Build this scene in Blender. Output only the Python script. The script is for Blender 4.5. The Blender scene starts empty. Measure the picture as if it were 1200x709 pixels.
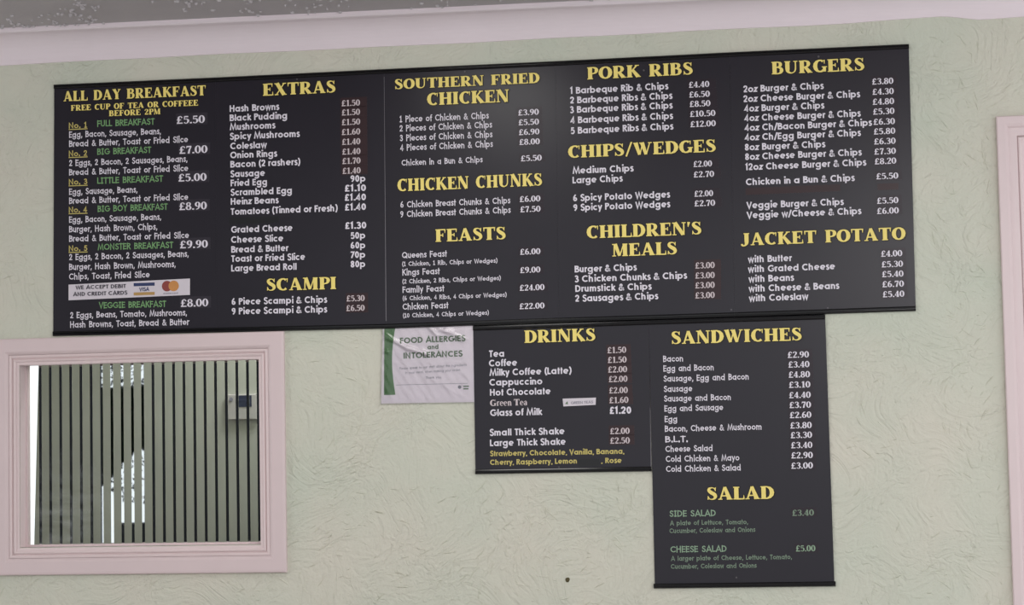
import bpy, bmesh, math, random
from mathutils import Matrix, Vector
random.seed(7)
R = math.radians
SC = bpy.context.scene
COL = SC.collection

# ------------------------------------------------------------------ camera
FPX, YAW, PIT, ROL = 2500.0, -0.15340197, 0.07053364, -0.01935819
CAM = Vector((2.72474642, -7.13127557, 2.0 - 0.43774297))
fw = Vector((math.sin(YAW) * math.cos(PIT), math.cos(YAW) * math.cos(PIT), math.sin(PIT)))
r0 = Vector((math.cos(YAW), -math.sin(YAW), 0))
u0 = r0.cross(fw)
cr = math.cos(ROL) * r0 + math.sin(ROL) * u0
cu = -math.sin(ROL) * r0 + math.cos(ROL) * u0
cd = bpy.data.cameras.new('camera')
cam = bpy.data.objects.new('camera', cd)
COL.objects.link(cam)
M = Matrix((cr, cu, -fw)).transposed().to_4x4()
M.translation = CAM
cam.matrix_world = M
cd.sensor_width = 36
cd.lens = FPX / 1200 * 36
cd.clip_end = 200
SC.camera = cam

# ------------------------------------------------------------------ light and exposure
SC.view_settings.view_transform = 'Standard'
SC.view_settings.look = 'None'
SC.view_settings.gamma = 1.0
SC.view_settings.use_curve_mapping = False
SC.view_settings.exposure = 0.0
W = bpy.data.worlds.new('daylight')
SC.world = W
W.use_nodes = True
bg = W.node_tree.nodes['Background']
bg.inputs[0].default_value = (0.95, 0.98, 1.0, 1)
bg.inputs[1].default_value = 1.22

def area(name, loc, aim, sx, sy, power, color=(1, 1, 1)):
    l = bpy.data.lights.new(name, 'AREA')
    l.shape = 'RECTANGLE'; l.size = sx; l.size_y = sy; l.energy = power; l.color = color
    o = bpy.data.objects.new(name, l); COL.objects.link(o)
    o.location = loc
    o.rotation_euler = (Vector(aim) - Vector(loc)).to_track_quat('-Z', 'Y').to_euler()
    return o
area('shopfront_daylight', (3.9, -4.6, 2.75), (1.1, 0, 1.9), 2.6, 1.2, 48, (1.0, 0.965, 0.95))
area('left_fill', (-4.2, -3.6, 2.1), (0.3, 0, 2.2), 1.6, 1.4, 34, (1.0, 0.97, 0.965))  # added fill that lifts the darker left side; no actual window behind it
area('ceiling_strip_light', (1.40, -1.70, 3.05), (1.40, -1.69, 0), 0.45, 1.5, 14.0, (1.0, 0.98, 0.95))
area('back_room_fill', (0.9, 0.41, 2.70), (0.3, 0.72, 1.5), 0.4, 0.4, 13.0, (0.95, 1.0, 0.97))  # added fill that brightens the wall behind the striped glass

def at(px, py, y=0.0):
    """world point where the sight line through a photo pixel meets the plane at depth y"""
    d = fw + cr * ((px - 600) / FPX) + cu * ((354.5 - py) / FPX)
    return CAM + d * ((y - CAM.y) / d.y)

# ------------------------------------------------------------------ materials
def nd(nt, t, **kw):
    n = nt.nodes.new(t)
    for k, v in kw.items():
        if k.startswith('i_'):
            n.inputs[k[2:].replace('_', ' ')].default_value = v
        else:
            setattr(n, k, v)
    return n

def mat(name, col, rough=0.6, spec=0.5, metal=0.0, vary=0.0, scale=20.0, bump=0.0, bscale=80.0):
    m = bpy.data.materials.new(name); m.use_nodes = True
    nt = m.node_tree; b = nt.nodes['Principled BSDF']
    b.inputs['Base Color'].default_value = (*col, 1)
    b.inputs['Roughness'].default_value = rough
    b.inputs['Metallic'].default_value = metal
    b.inputs['Specular IOR Level'].default_value = spec
    L = nt.links.new
    if vary > 0 or bump > 0:
        tc = nd(nt, 'ShaderNodeTexCoord')
    if vary > 0:
        no = nd(nt, 'ShaderNodeTexNoise', i_Scale=scale, i_Detail=4.0)
        L(tc.outputs['Object'], no.inputs['Vector'])
        mx = nd(nt, 'ShaderNodeMix', data_type='RGBA')
        mx.inputs[6].default_value = (*[c * (1 - vary) for c in col], 1)
        mx.inputs[7].default_value = (*[min(1, c * (1 + vary)) for c in col], 1)
        L(no.outputs['Fac'], mx.inputs[0]); L(mx.outputs[2], b.inputs['Base Color'])
    if bump > 0:
        n2 = nd(nt, 'ShaderNodeTexNoise', i_Scale=bscale, i_Detail=3.0)
        L(tc.outputs['Object'], n2.inputs['Vector'])
        bp = nd(nt, 'ShaderNodeBump', i_Strength=bump, i_Distance=0.002)
        L(n2.outputs['Fac'], bp.inputs['Height']); L(bp.outputs[0], b.inputs['Normal'])
    return m

def wall_material():
    m = mat('green_textured_plaster', (0.61, 0.645, 0.52), 0.75, 0.25)
    nt = m.node_tree; b = nt.nodes['Principled BSDF']; L = nt.links.new
    tc = nd(nt, 'ShaderNodeTexCoord')
    # slow paint variation
    v = nd(nt, 'ShaderNodeTexNoise', i_Scale=2.2, i_Detail=3.0)
    L(tc.outputs['Object'], v.inputs['Vector'])
    mx = nd(nt, 'ShaderNodeMix', data_type='RGBA')
    mx.inputs[6].default_value = (0.575, 0.608, 0.510, 1)
    mx.inputs[7].default_value = (0.660, 0.632, 0.540, 1)
    vr = nd(nt, 'ShaderNodeMapRange'); vr.inputs[1].default_value = .3; vr.inputs[2].default_value = .7
    L(v.outputs['Fac'], vr.inputs[0]); L(vr.outputs[0], mx.inputs[0]); L(mx.outputs[2], b.inputs['Base Color'])
    # swirled trowel marks: stretched noise bent by a slow vector field
    w = nd(nt, 'ShaderNodeTexNoise', i_Scale=3.2, i_Detail=1.0)
    L(tc.outputs['Object'], w.inputs['Vector'])
    sub = nd(nt, 'ShaderNodeVectorMath', operation='MULTIPLY_ADD')
    sub.inputs[1].default_value = (0.55, 0.0, 0.55); 
    L(w.outputs['Color'], sub.inputs[0]); L(tc.outputs['Object'], sub.inputs[2])
    n1 = nd(nt, 'ShaderNodeTexNoise', i_Scale=26.0, i_Detail=3.0, i_Distortion=1.4)
    L(sub.outputs[0], n1.inputs['Vector'])
    n2 = nd(nt, 'ShaderNodeTexNoise', i_Scale=90.0, i_Detail=2.0)
    L(tc.outputs['Object'], n2.inputs['Vector'])
    ad = nd(nt, 'ShaderNodeMath', operation='MULTIPLY_ADD'); ad.inputs[1].default_value = 0.35
    L(n2.outputs['Fac'], ad.inputs[0]); L(n1.outputs['Fac'], ad.inputs[2])
    bp = nd(nt, 'ShaderNodeBump', i_Strength=0.85, i_Distance=0.008)
    L(ad.outputs[0], bp.inputs['Height']); L(bp.outputs[0], b.inputs['Normal'])
    return m

def glass_material(name, refl, rough=0.0, dirt=0.0, tint=(1, 1, 1)):
    m = bpy.data.materials.new(name); m.use_nodes = True
    nt = m.node_tree; nt.nodes.clear(); L = nt.links.new
    out = nd(nt, 'ShaderNodeOutputMaterial')
    tr = nd(nt, 'ShaderNodeBsdfTransparent'); tr.inputs[0].default_value = (*tint, 1)
    gl = nd(nt, 'ShaderNodeBsdfGlossy'); gl.inputs['Roughness'].default_value = rough
    fr = nd(nt, 'ShaderNodeFresnel'); fr.inputs['IOR'].default_value = 1.0 + refl
    mx = nd(nt, 'ShaderNodeMixShader')
    L(fr.outputs[0], mx.inputs[0]); L(tr.outputs[0], mx.inputs[1]); L(gl.outputs[0], mx.inputs[2])
    last = mx
    if dirt > 0:
        tc = nd(nt, 'ShaderNodeTexCoord')
        n = nd(nt, 'ShaderNodeTexNoise', i_Scale=22.0, i_Detail=8.0, i_Roughness=0.7)
        L(tc.outputs['Object'], n.inputs['Vector'])
        d = nd(nt, 'ShaderNodeVectorMath', operation='DISTANCE'); d.inputs[1].default_value = (0.11, 0, 0.10)
        L(tc.outputs['Object'], d.inputs[0])
        mr = nd(nt, 'ShaderNodeMapRange'); mr.inputs[1].default_value = 0.05; mr.inputs[2].default_value = 0.26
        mr.inputs[3].default_value = 1; mr.inputs[4].default_value = 0
        L(d.outputs['Value'], mr.inputs[0])
        cr_ = nd(nt, 'ShaderNodeMapRange'); cr_.inputs[1].default_value = 0.45; cr_.inputs[2].default_value = 0.8
        L(n.outputs['Fac'], cr_.inputs[0])
        mu = nd(nt, 'ShaderNodeMath', operation='MULTIPLY'); L(mr.outputs[0], mu.inputs[0]); L(cr_.outputs[0], mu.inputs[1])
        m2 = nd(nt, 'ShaderNodeMath', operation='MULTIPLY'); m2.inputs[1].default_value = dirt
        L(mu.outputs[0], m2.inputs[0])
        df = nd(nt, 'ShaderNodeBsdfDiffuse'); df.inputs[0].default_value = (0.8, 0.85, 0.85, 1)
        mx2 = nd(nt, 'ShaderNodeMixShader')
        L(m2.outputs[0], mx2.inputs[0]); L(mx.outputs[0], mx2.inputs[1]); L(df.outputs[0], mx2.inputs[2])
        last = mx2
    L(last.outputs[0], out.inputs[0])
    return m

MT = {
    'wall': wall_material(),
    'ceiling': mat('grey_stippled_ceiling', (0.50, 0.47, 0.485), 0.8, 0.2, vary=0.06, scale=6, bump=0.6, bscale=45),
    'cove': mat('pinkish_white_coving', (0.78, 0.695, 0.73), 0.55, 0.4, vary=0.02, scale=5, bump=0.05, bscale=30),
    'floor': mat('grey_brown_floor', (0.30, 0.27, 0.26), 0.6, 0.3, vary=0.15, scale=5),
    'trim': mat('pale_pink_gloss_paint', (0.70, 0.575, 0.58), 0.4, 0.45, vary=0.03, scale=9, bump=0.04, bscale=25),
    'trim2': mat('pale_pink_bead_paint', (0.74, 0.61, 0.61), 0.4, 0.45, vary=0.03, scale=9),
    'rear': mat('olive_back_room_paint', (0.46, 0.455, 0.405), 0.8, 0.2, vary=0.05, scale=6),
    'dark': mat('dim_room_black', (0.020, 0.020, 0.022), 0.9, 0.1, vary=0.1, scale=8),  # near-black colour stands in for the dimness of the room's front
    'glass': glass_material('window_glass', 0.12, 0.0, 0.26, (0.97, 0.99, 0.98)),
    'mirror': mat('mirrored_strip', (0.86, 0.88, 0.92), 0.015, 0.5, 1.0, vary=0.02, scale=40),
    'poster': mat('black_laminated_print', (0.0150, 0.0125, 0.0195), 0.28, 0.33, vary=0.12, scale=5),
    'rail': mat('black_gloss_plastic_rail', (0.005, 0.005, 0.006), 0.14, 0.5, vary=0.1, scale=30),
    'edge': mat('worn_grey_laminate_edge', (0.17, 0.16, 0.18), 0.4, 0.5, vary=0.15, scale=60),
    'screw': mat('grey_fixing_screw', (0.10, 0.09, 0.10), 0.45, 0.5, 0.4, vary=0.1, scale=90),
    'white': mat('white_print', (0.74, 0.70, 0.77), 0.45, 0.3, vary=0.03, scale=30),
    'pinkish': mat('faded_pinkish_print', (0.60, 0.52, 0.54), 0.45, 0.3, vary=0.03, scale=30),
    'yellow': mat('yellow_print', (0.88, 0.72, 0.21), 0.45, 0.3, vary=0.05, scale=25),
    'yellow2': mat('yellow_small_print', (0.56, 0.47, 0.15), 0.45, 0.3, vary=0.04, scale=30),
    'shadow': mat('black_heading_outline', (0.009, 0.005, 0.003), 0.4, 0.3, vary=0.05, scale=30),
    'green': mat('green_print', (0.19, 0.37, 0.16), 0.45, 0.3, vary=0.04, scale=30),
    'green2': mat('grey_green_print', (0.25, 0.36, 0.25), 0.45, 0.3, vary=0.04, scale=30),
    'patch': mat('reddish_black_price_sticker', (0.033, 0.0158, 0.0185), 0.30, 0.29, vary=0.12, scale=20),
    'patch2': mat('purplish_black_price_sticker', (0.0205, 0.0135, 0.0200), 0.29, 0.29, vary=0.12, scale=20),
    'green3': mat('dim_green_print', (0.19, 0.26, 0.19), 0.45, 0.3, vary=0.04, scale=30),
    'patch3': mat('greyish_price_sticker', (0.031, 0.026, 0.036), 0.30, 0.33, vary=0.12, scale=20),
    'tape': mat('black_cover_tape', (0.006, 0.006, 0.008), 0.35, 0.4, vary=0.2, scale=40),
    'tapetext': mat('covered_print', (0.016, 0.010, 0.013), 0.45, 0.3, vary=0.1, scale=40),
    'notice': mat('white_notice_paper', (0.93, 0.86, 0.92), 0.5, 0.4, vary=0.02, scale=30),
    'paper': mat('white_sticker_paper', (0.66, 0.61, 0.66), 0.5, 0.4, vary=0.02, scale=30),
    'ink': mat('dark_navy_ink', (0.05, 0.045, 0.06), 0.5, 0.3, vary=0.05, scale=30),
    'visablue': mat('card_logo_blue', (0.035, 0.05, 0.13), 0.45, 0.3, vary=0.05, scale=30),
    'visagold': mat('card_logo_gold', (0.45, 0.28, 0.10), 0.45, 0.3, vary=0.05, scale=30),
    'mcred': mat('card_logo_red', (0.27, 0.06, 0.05), 0.45, 0.3, vary=0.05, scale=30),
    'mcorange': mat('card_logo_orange', (0.58, 0.26, 0.08), 0.45, 0.3, vary=0.05, scale=30),
    'bandgreen': mat('notice_green', (0.13, 0.27, 0.115), 0.5, 0.3, vary=0.05, scale=30),
    'noticeink': mat('notice_green_ink', (0.13, 0.20, 0.12), 0.5, 0.3, vary=0.05, scale=30),
    'greyink': mat('notice_grey_ink', (0.26, 0.25, 0.30), 0.5, 0.3, vary=0.05, scale=30),
    'sleeve': glass_material('clear_plastic_sleeve', 0.60, 0.17),
    'device': mat('cream_plastic', (0.47, 0.435, 0.42), 0.45, 0.5, vary=0.03, scale=40),
    'lcd': mat('dark_blue_lcd', (0.045, 0.05, 0.085), 0.15, 0.5, vary=0.1, scale=90),
    'leaf': mat('dark_leaf', (0.010, 0.016, 0.010), 0.9, 0.1, vary=0.3, scale=9),
    'bark': mat('dark_bark', (0.02, 0.016, 0.012), 0.9, 0.1, vary=0.3, scale=30, bump=0.5),
    'stain': mat('brown_stain', (0.085, 0.07, 0.03), 0.7, 0.3, vary=0.3, scale=200),
}

# ------------------------------------------------------------------ mesh helpers
def build(name, V, F, m, parent=None, origin=None, smooth=False):
    o_ = Vector(origin) if origin is not None else Vector((0, 0, 0))
    me = bpy.data.meshes.new(name)
    me.from_pydata([tuple(Vector(v) - o_) for v in V], [], F)
    me.materials.append(MT[m]); me.update()
    if smooth:
        for p in me.polygons: p.use_smooth = True
    o = bpy.data.objects.new(name, me); COL.objects.link(o)
    if parent is not None:
        o.parent = parent
        pw = parent['_w'] if '_w' in parent else (0, 0, 0)
        o.location = o_ - Vector(pw)
    else:
        o.location = o_
    o['_w'] = tuple(o_)
    return o

def struct(o):
    o['kind'] = 'structure'; return o

def thing(name, loc, label, cat, group=None):
    o = bpy.data.objects.new(name, None); COL.objects.link(o)
    o.location = loc; o['_w'] = tuple(loc); o.empty_display_size = 0.05
    o['label'] = label; o['category'] = cat
    if group: o['group'] = group
    return o

def box(V, F, x0, x1, y0, y1, z0, z1):
    n = len(V)
    V += [(x0, y0, z0), (x1, y0, z0), (x1, y1, z0), (x0, y1, z0), (x0, y0, z1), (x1, y0, z1), (x1, y1, z1), (x0, y1, z1)]
    F += [tuple(n + i for i in f) for f in ((0, 3, 2, 1), (4, 5, 6, 7), (0, 1, 5, 4), (1, 2, 6, 5), (2, 3, 7, 6), (3, 0, 4, 7))]

def slab(V, F, c, y0, y1):
    """c = four (x, z) corners, anticlockwise seen from the room; front at y0, back at y1"""
    n = len(V)
    V += [(x, y0, z) for x, z in c] + [(x, y1, z) for x, z in c]
    k = len(c)
    F.append(tuple(n + i for i in range(k)))
    F.append(tuple(n + k + i for i in reversed(range(k))))
    for i in range(k):
        j = (i + 1) % k
        F.append((n + i, n + k + i, n + k + j, n + j))

def loop_profile(V, F, c, prof):
    """mitred frame: c = outer corners (x,z) anticlockwise BL,BR,TR,TL; prof = (inset, y) points"""
    (xa, za), (xb, zb), (xc, zc), (xd, zd) = c
    n = len(V); k = len(prof)
    for s, y in prof:
        V += [(xa + s, y, za + s), (xb - s, y, zb + s), (xc - s, y, zc - s), (xd + s, y, zd - s)]
    for i in range(k - 1):
        for j in range(4):
            a = n + 4 * i + j; b = n + 4 * i + (j + 1) % 4
            F.append((a, b, b + 4, a + 4))

def disc(V, F, x, z, y0, y1, r, k=16):
    slab(V, F, [(x + r * math.cos(2 * math.pi * i / k), z + r * math.sin(2 * math.pi * i / k)) for i in range(k)], y0, y1)

# ------------------------------------------------------------------ lettering: pen-stroke alphabets (cap height 1)
def EL(cx, cy, rx, ry, a0, a1, n=None, wk=None, wn=None, w=None):
    n = n or max(4, int(abs(a1 - a0) / 24))
    out = []
    for i in range(n + 1):
        a = R(a0 + (a1 - a0) * i / n)
        ww = w if wk is None else wn + (wk - wn) * abs(math.cos(a)) ** 1.4
        out.append((cx + rx * math.cos(a), cy + ry * math.sin(a), ww))
    return out

def SM(pts, n=4):
    out = []
    P = [tuple(p) for p in pts]
    P = [P[0]] + P + [P[-1]]
    for i in range(1, len(P) - 2):
        for k in range(n):
            t = k / n
            out.append(tuple(0.5 * ((2 * P[i][d]) + (P[i + 1][d] - P[i - 1][d]) * t + (2 * P[i - 1][d] - 5 * P[i][d] + 4 * P[i + 1][d] - P[i + 2][d]) * t * t
                                    + (3 * P[i][d] - P[i - 1][d] - 3 * P[i + 1][d] + P[i + 2][d]) * t ** 3) for d in range(len(P[0]))))
    out.append(P[-2])
    return out

def sans(w, comic=False):
    h = w / 2; X = 0.70 if comic else 0.73
    r = X / 2 - h; c = X / 2; D = 2 * r + w
    def l(*p): return [(a, b, w) for a, b in p]
    def e(*a, **k): return EL(*a, w=w, **k)
    def s(*p): return SM([(a, b, w) for a, b in p])
    dot = [(0, 0, w * 1.15), (0, w * 1.15, w * 1.15)]
    def dt(x, y): return [(x, y, w * 1.15), (x, y + w * 1.1, w * 1.15)]
    G = {}
    G['A'] = (.86, [l((.06, 0), (.43, .98), (.80, 0)), l((.2, .3), (.66, .3))])
    G['B'] = (.66, [l((h, 0), (h, 1)), l((h, 1 - h), (.3, 1 - h)) + e(.3, .76, .2, .24 - h, 90, -90) + l((h, .52)), l((h, .52), (.34, .52)) + e(.34, .26 + h / 2, .24, .26 - h / 2, 90, -90)[1:] + l((h, h))])
    G['C'] = (.86, [e(.48, .5, .48 - h, .5 - h, 48, 312)])
    G['D'] = (.78, [l((h, 0), (h, 1)), l((h, 1 - h), (.3, 1 - h)) + e(.3, .5, .44 - h, .5 - h, 90, -90) + l((h, h))])
    G['E'] = (.58, [l((h, 0), (h, 1)), l((h, 1 - h), (.52, 1 - h)), l((h, .52), (.49, .52)), l((h, h), (.53, h))])
    G['F'] = (.54, [l((h, 0), (h, 1)), l((h, 1 - h), (.5, 1 - h)), l((h, .52), (.47, .52))])
    G['G'] = (.94, [e(.49, .5, .49 - h, .5 - h, 48, 355) + l((.98 - h, .46), (.55, .46))])
    G['H'] = (.76, [l((h, 0), (h, 1)), l((.7 - h, 0), (.7 - h, 1)), l((h, .54), (.7 - h, .54))])
    G['I'] = (.28, [l((h + .04, 0), (h + .04, 1))])
    if comic: G['I'] = (.46, [l((.21, 0), (.21, 1)), l((.06, 1 - h), (.38, 1 - h)), l((.05, h), (.38, h))])
    G['J'] = (.5, [l((.42 - h, 1)) + e(.23 - h / 2, .24, .19 - h / 2, .24 - h, 0, -170)])
    G['K'] = (.68, [l((h, 0), (h, 1)), l((.58, 1), (h, .42)), l((.24, .58), (.62, 0))])
    G['L'] = (.5, [l((h, 1), (h, h), (.48, h))])
    G['M'] = (.98, [l((.06, 0), (.2, .98), (.48, .12), (.76, .98), (.9, 0))])
    G['N'] = (.8, [l((h, 0), (h, .95), (.72 - h, .05), (.72 - h, 1))])
    G['O'] = (.98, [e(.48, .5, .48 - h, .5 - h, 0, 360)])
    G['P'] = (.6, [l((h, 0), (h, 1)), l((h, 1 - h), (.3, 1 - h)) + e(.3, .73, .25 - h * .4, .27 - h, 90, -90) + l((h, .46))])
    G['Q'] = (.98, [e(.48, .5, .48 - h, .5 - h, 0, 360), l((.55, .28), (.9, 0))])
    G['R'] = (.64, [l((h, 0), (h, 1)), l((h, 1 - h), (.3, 1 - h)) + e(.3, .74, .24 - h * .4, .26 - h, 90, -90) + l((h, .48)), l((.28, .48), (.57, 0))])
    G['S'] = (.6, [s((.5, .82), (.4, .93), (.25, .93), (.12, .8), (.15, .63), (.3, .53), (.46, .42), (.5, .24), (.4, .08), (.22, .07), (.07, .22))])
    G['T'] = (.6, [l((.3, 0), (.3, 1)), l((.02, 1 - h), (.58, 1 - h))])
    G['U'] = (.74, [l((h, 1)) + e(.34, .34, .34 - h, .34 - h, 180, 360) + l((.68 - h, 1))])
    G['V'] = (.76, [l((.06, 1), (.37, .03), (.68, 1))])
    G['W'] = (1.08, [l((.06, 1), (.29, .04), (.53, .92), (.77, .04), (1.0, 1))])
    G['X'] = (.7, [l((.06, 1), (.62, 0)), l((.62, 1), (.06, 0))])
    G['Y'] = (.68, [l((.05, 1), (.33, .5), (.33, 0)), l((.61, 1), (.33, .5))])
    G['Z'] = (.6, [l((.04, 1 - h), (.5, 1 - h), (.06, h), (.54, h))])
    ci = e(r + h, c, r, r, 0, 360)
    G['a'] = (D + .08, [ci, l((D - h, 0), (D - h, X))])
    G['b'] = (D + .06, [ci, l((h, 0), (h, 1.02))])
    G['c'] = (D - .06, [e(r + h, c, r, r, 48, 312)])
    G['d'] = (D + .08, [ci, l((D - h, 0), (D - h, 1.02))])
    G['e'] = (D + .03, [[(h, c, w * .8), (D - h, c, w * .8)], e(r + h, c + .01, r, r, 0, 312)])
    G['f'] = (.34, [l((.15, 0), (.15, .82)) + s((.15, .82), (.2, .95), (.34, .98))[1:], l((.02, X - h), (.32, X - h))])
    G['g'] = (D + .08, [ci, l((D - h, X)) + l((D - h, -.06)) + e(r + h, -.06, r, .2, 0, -165)[1:]])
    G['h'] = (D - .02, [l((h, 0), (h, 1.02)), l((h, .38)) + e(.29, X - .29 + h * .2, .29 - h, .29 - h, 170, 0) + l((.58 - h, 0))])
    G['i'] = (.24, [l((h + .03, 0), (h + .03, X)), dt(h + .03, .885)])
    G['j'] = (.24, [l((h + .03, X), (h + .03, -.1)) + l((-.03, -.22)), dt(h + .03, .885)])
    G['k'] = (.56, [l((h, 0), (h, 1.02)), l((.48, X), (h, .3)), l((.2, .42), (.52, 0))])
    G['l'] = (.24, [l((h + .03, 0), (h + .03, 1.02))])
    G['m'] = (.98, [l((h, 0), (h, X)), l((h, .38)) + e(.27, X - .26, .27 - h, .26 - h, 170, 0) + l((.54 - h, 0)), l((.54 - h, .38)) + e(.73 - h, X - .26, .27 - h, .26 - h, 170, 0) + l((1.0 - w - h * .2, 0))])
    G['n'] = (.64, [l((h, 0), (h, X)), l((h, .38)) + e(.29, X - .29, .29 - h, .29 - h, 170, 0) + l((.58 - h, 0))])
    G['o'] = (D + .04, [ci])
    G['p'] = (D + .06, [ci, l((h, -.28), (h, X))])
    G['q'] = (D + .08, [ci, l((D - h, -.28), (D - h, X))])
    G['r'] = (.38, [l((h, 0), (h, X)), l((h, .4)) + s((h, .42), (.16, .6), (.36, .66))[1:]])
    G['s'] = (.46, [s((.38, .6), (.28, .67), (.17, .66), (.1, .55), (.16, .43), (.28, .36), (.37, .24), (.32, .1), (.19, .06), (.06, .14))])
    G['t'] = (.36, [l((.16, 0), (.16, .95)), l((.02, X - h), (.32, X - h))])
    G['u'] = (.64, [l((h, X)) + e(.28, .28, .28 - h, .28 - h, 180, 350) + l((.56 - h, .3)), l((.56 - h, 0), (.56 - h, X))])
    G['v'] = (.58, [l((.05, X), (.27, .03), (.49, X))])
    G['w'] = (.84, [l((.05, X), (.22, .04), (.4, X - .05), (.58, .04), (.75, X))])
    G['x'] = (.56, [l((.04, X), (.48, 0)), l((.48, X), (.04, 0))])
    G['y'] = (.58, [l((.05, X), (.28, .06)), l((.5, X), (.16, -.28))])
    G['z'] = (.5, [l((.03, X - h), (.42, X - h), (.05, h), (.45, h))])
    G['0'] = (.62, [e(.28, .5, .28 - h, .5 - h, 0, 360)])
    G['1'] = (.4, [l((.04, .8), (.22, .96), (.22, 0))])
    if comic: G['1'] = (.5, [l((.06, .8), (.23, .96), (.23, 0)), l((.06, h), (.42, h))])
    G['2'] = (.6, [s((.08, .7), (.14, .88), (.28, .93), (.43, .85), (.46, .66), (.34, .42), (.08, h)), l((.06, h), (.52, h))])
    G['3'] = (.58, [s((.08, .82), (.2, .93), (.35, .9), (.42, .73), (.34, .58), (.2, .54)), s((.2, .54), (.38, .48), (.47, .3), (.4, .12), (.24, .06), (.07, .18))])
    G['4'] = (.62, [l((.4, 0), (.4, .95), (.06, .28), (.56, .28))])
    G['5'] = (.58, [l((.46, 1 - h), (.16, 1 - h), (.12, .54)) + s((.12, .54), (.27, .6), (.43, .5), (.46, .3), (.38, .1), (.22, .06), (.06, .16))[1:]])
    G['6'] = (.62, [e(.28, .3, .28 - h, .3 - h, 0, 360), s((.03 + h, .34), (.12, .62), (.36, .98))])
    G['7'] = (.56, [l((.04, 1 - h), (.48, 1 - h), (.16, 0))])
    G['8'] = (.6, [e(.27, .73, .22 - h * .6, .25 - h * .8, 0, 360), e(.27, .27, .27 - h, .28 - h, 0, 360)])
    G['9'] = (.62, [e(.28, .7, .28 - h, .3 - h, 0, 360), s((.53 - h, .66), (.44, .38), (.2, .02))])
    G['.'] = (.24, [dt(h + .04, 0)])
    G[','] = (.24, [l((.13, .12), (.06, -.14))])
    G["'"] = (.2, [l((.1, .98), (.08, .7))])
    G['('] = (.34, [s((.3, 1.05), (.14, .75), (.12, .3), (.28, -.16))])
    G[')'] = (.34, [s((.06, 1.05), (.22, .75), (.24, .3), (.08, -.16))])
    G['/'] = (.42, [l((.02, -.1), (.38, 1.05))])
    G['&'] = (.78, [s((.7, .02), (.34, .5), (.2, .76), (.32, .92), (.45, .8), (.38, .62), (.14, .4), (.08, .2), (.22, .06), (.44, .1), (.64, .42))])
    G['£'] = (.6, [s((.5, .78), (.4, .92), (.26, .9), (.19, .7), (.22, .35), (.1, h)), l((.05, h), (.54, h)), l((.06, .48), (.42, .48))])
    G[' '] = (.47 if comic else .32, [])
    sp = .05 if not comic else .07
    return {k: (a + sp, st) for k, (a, st) in G.items()}

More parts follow.
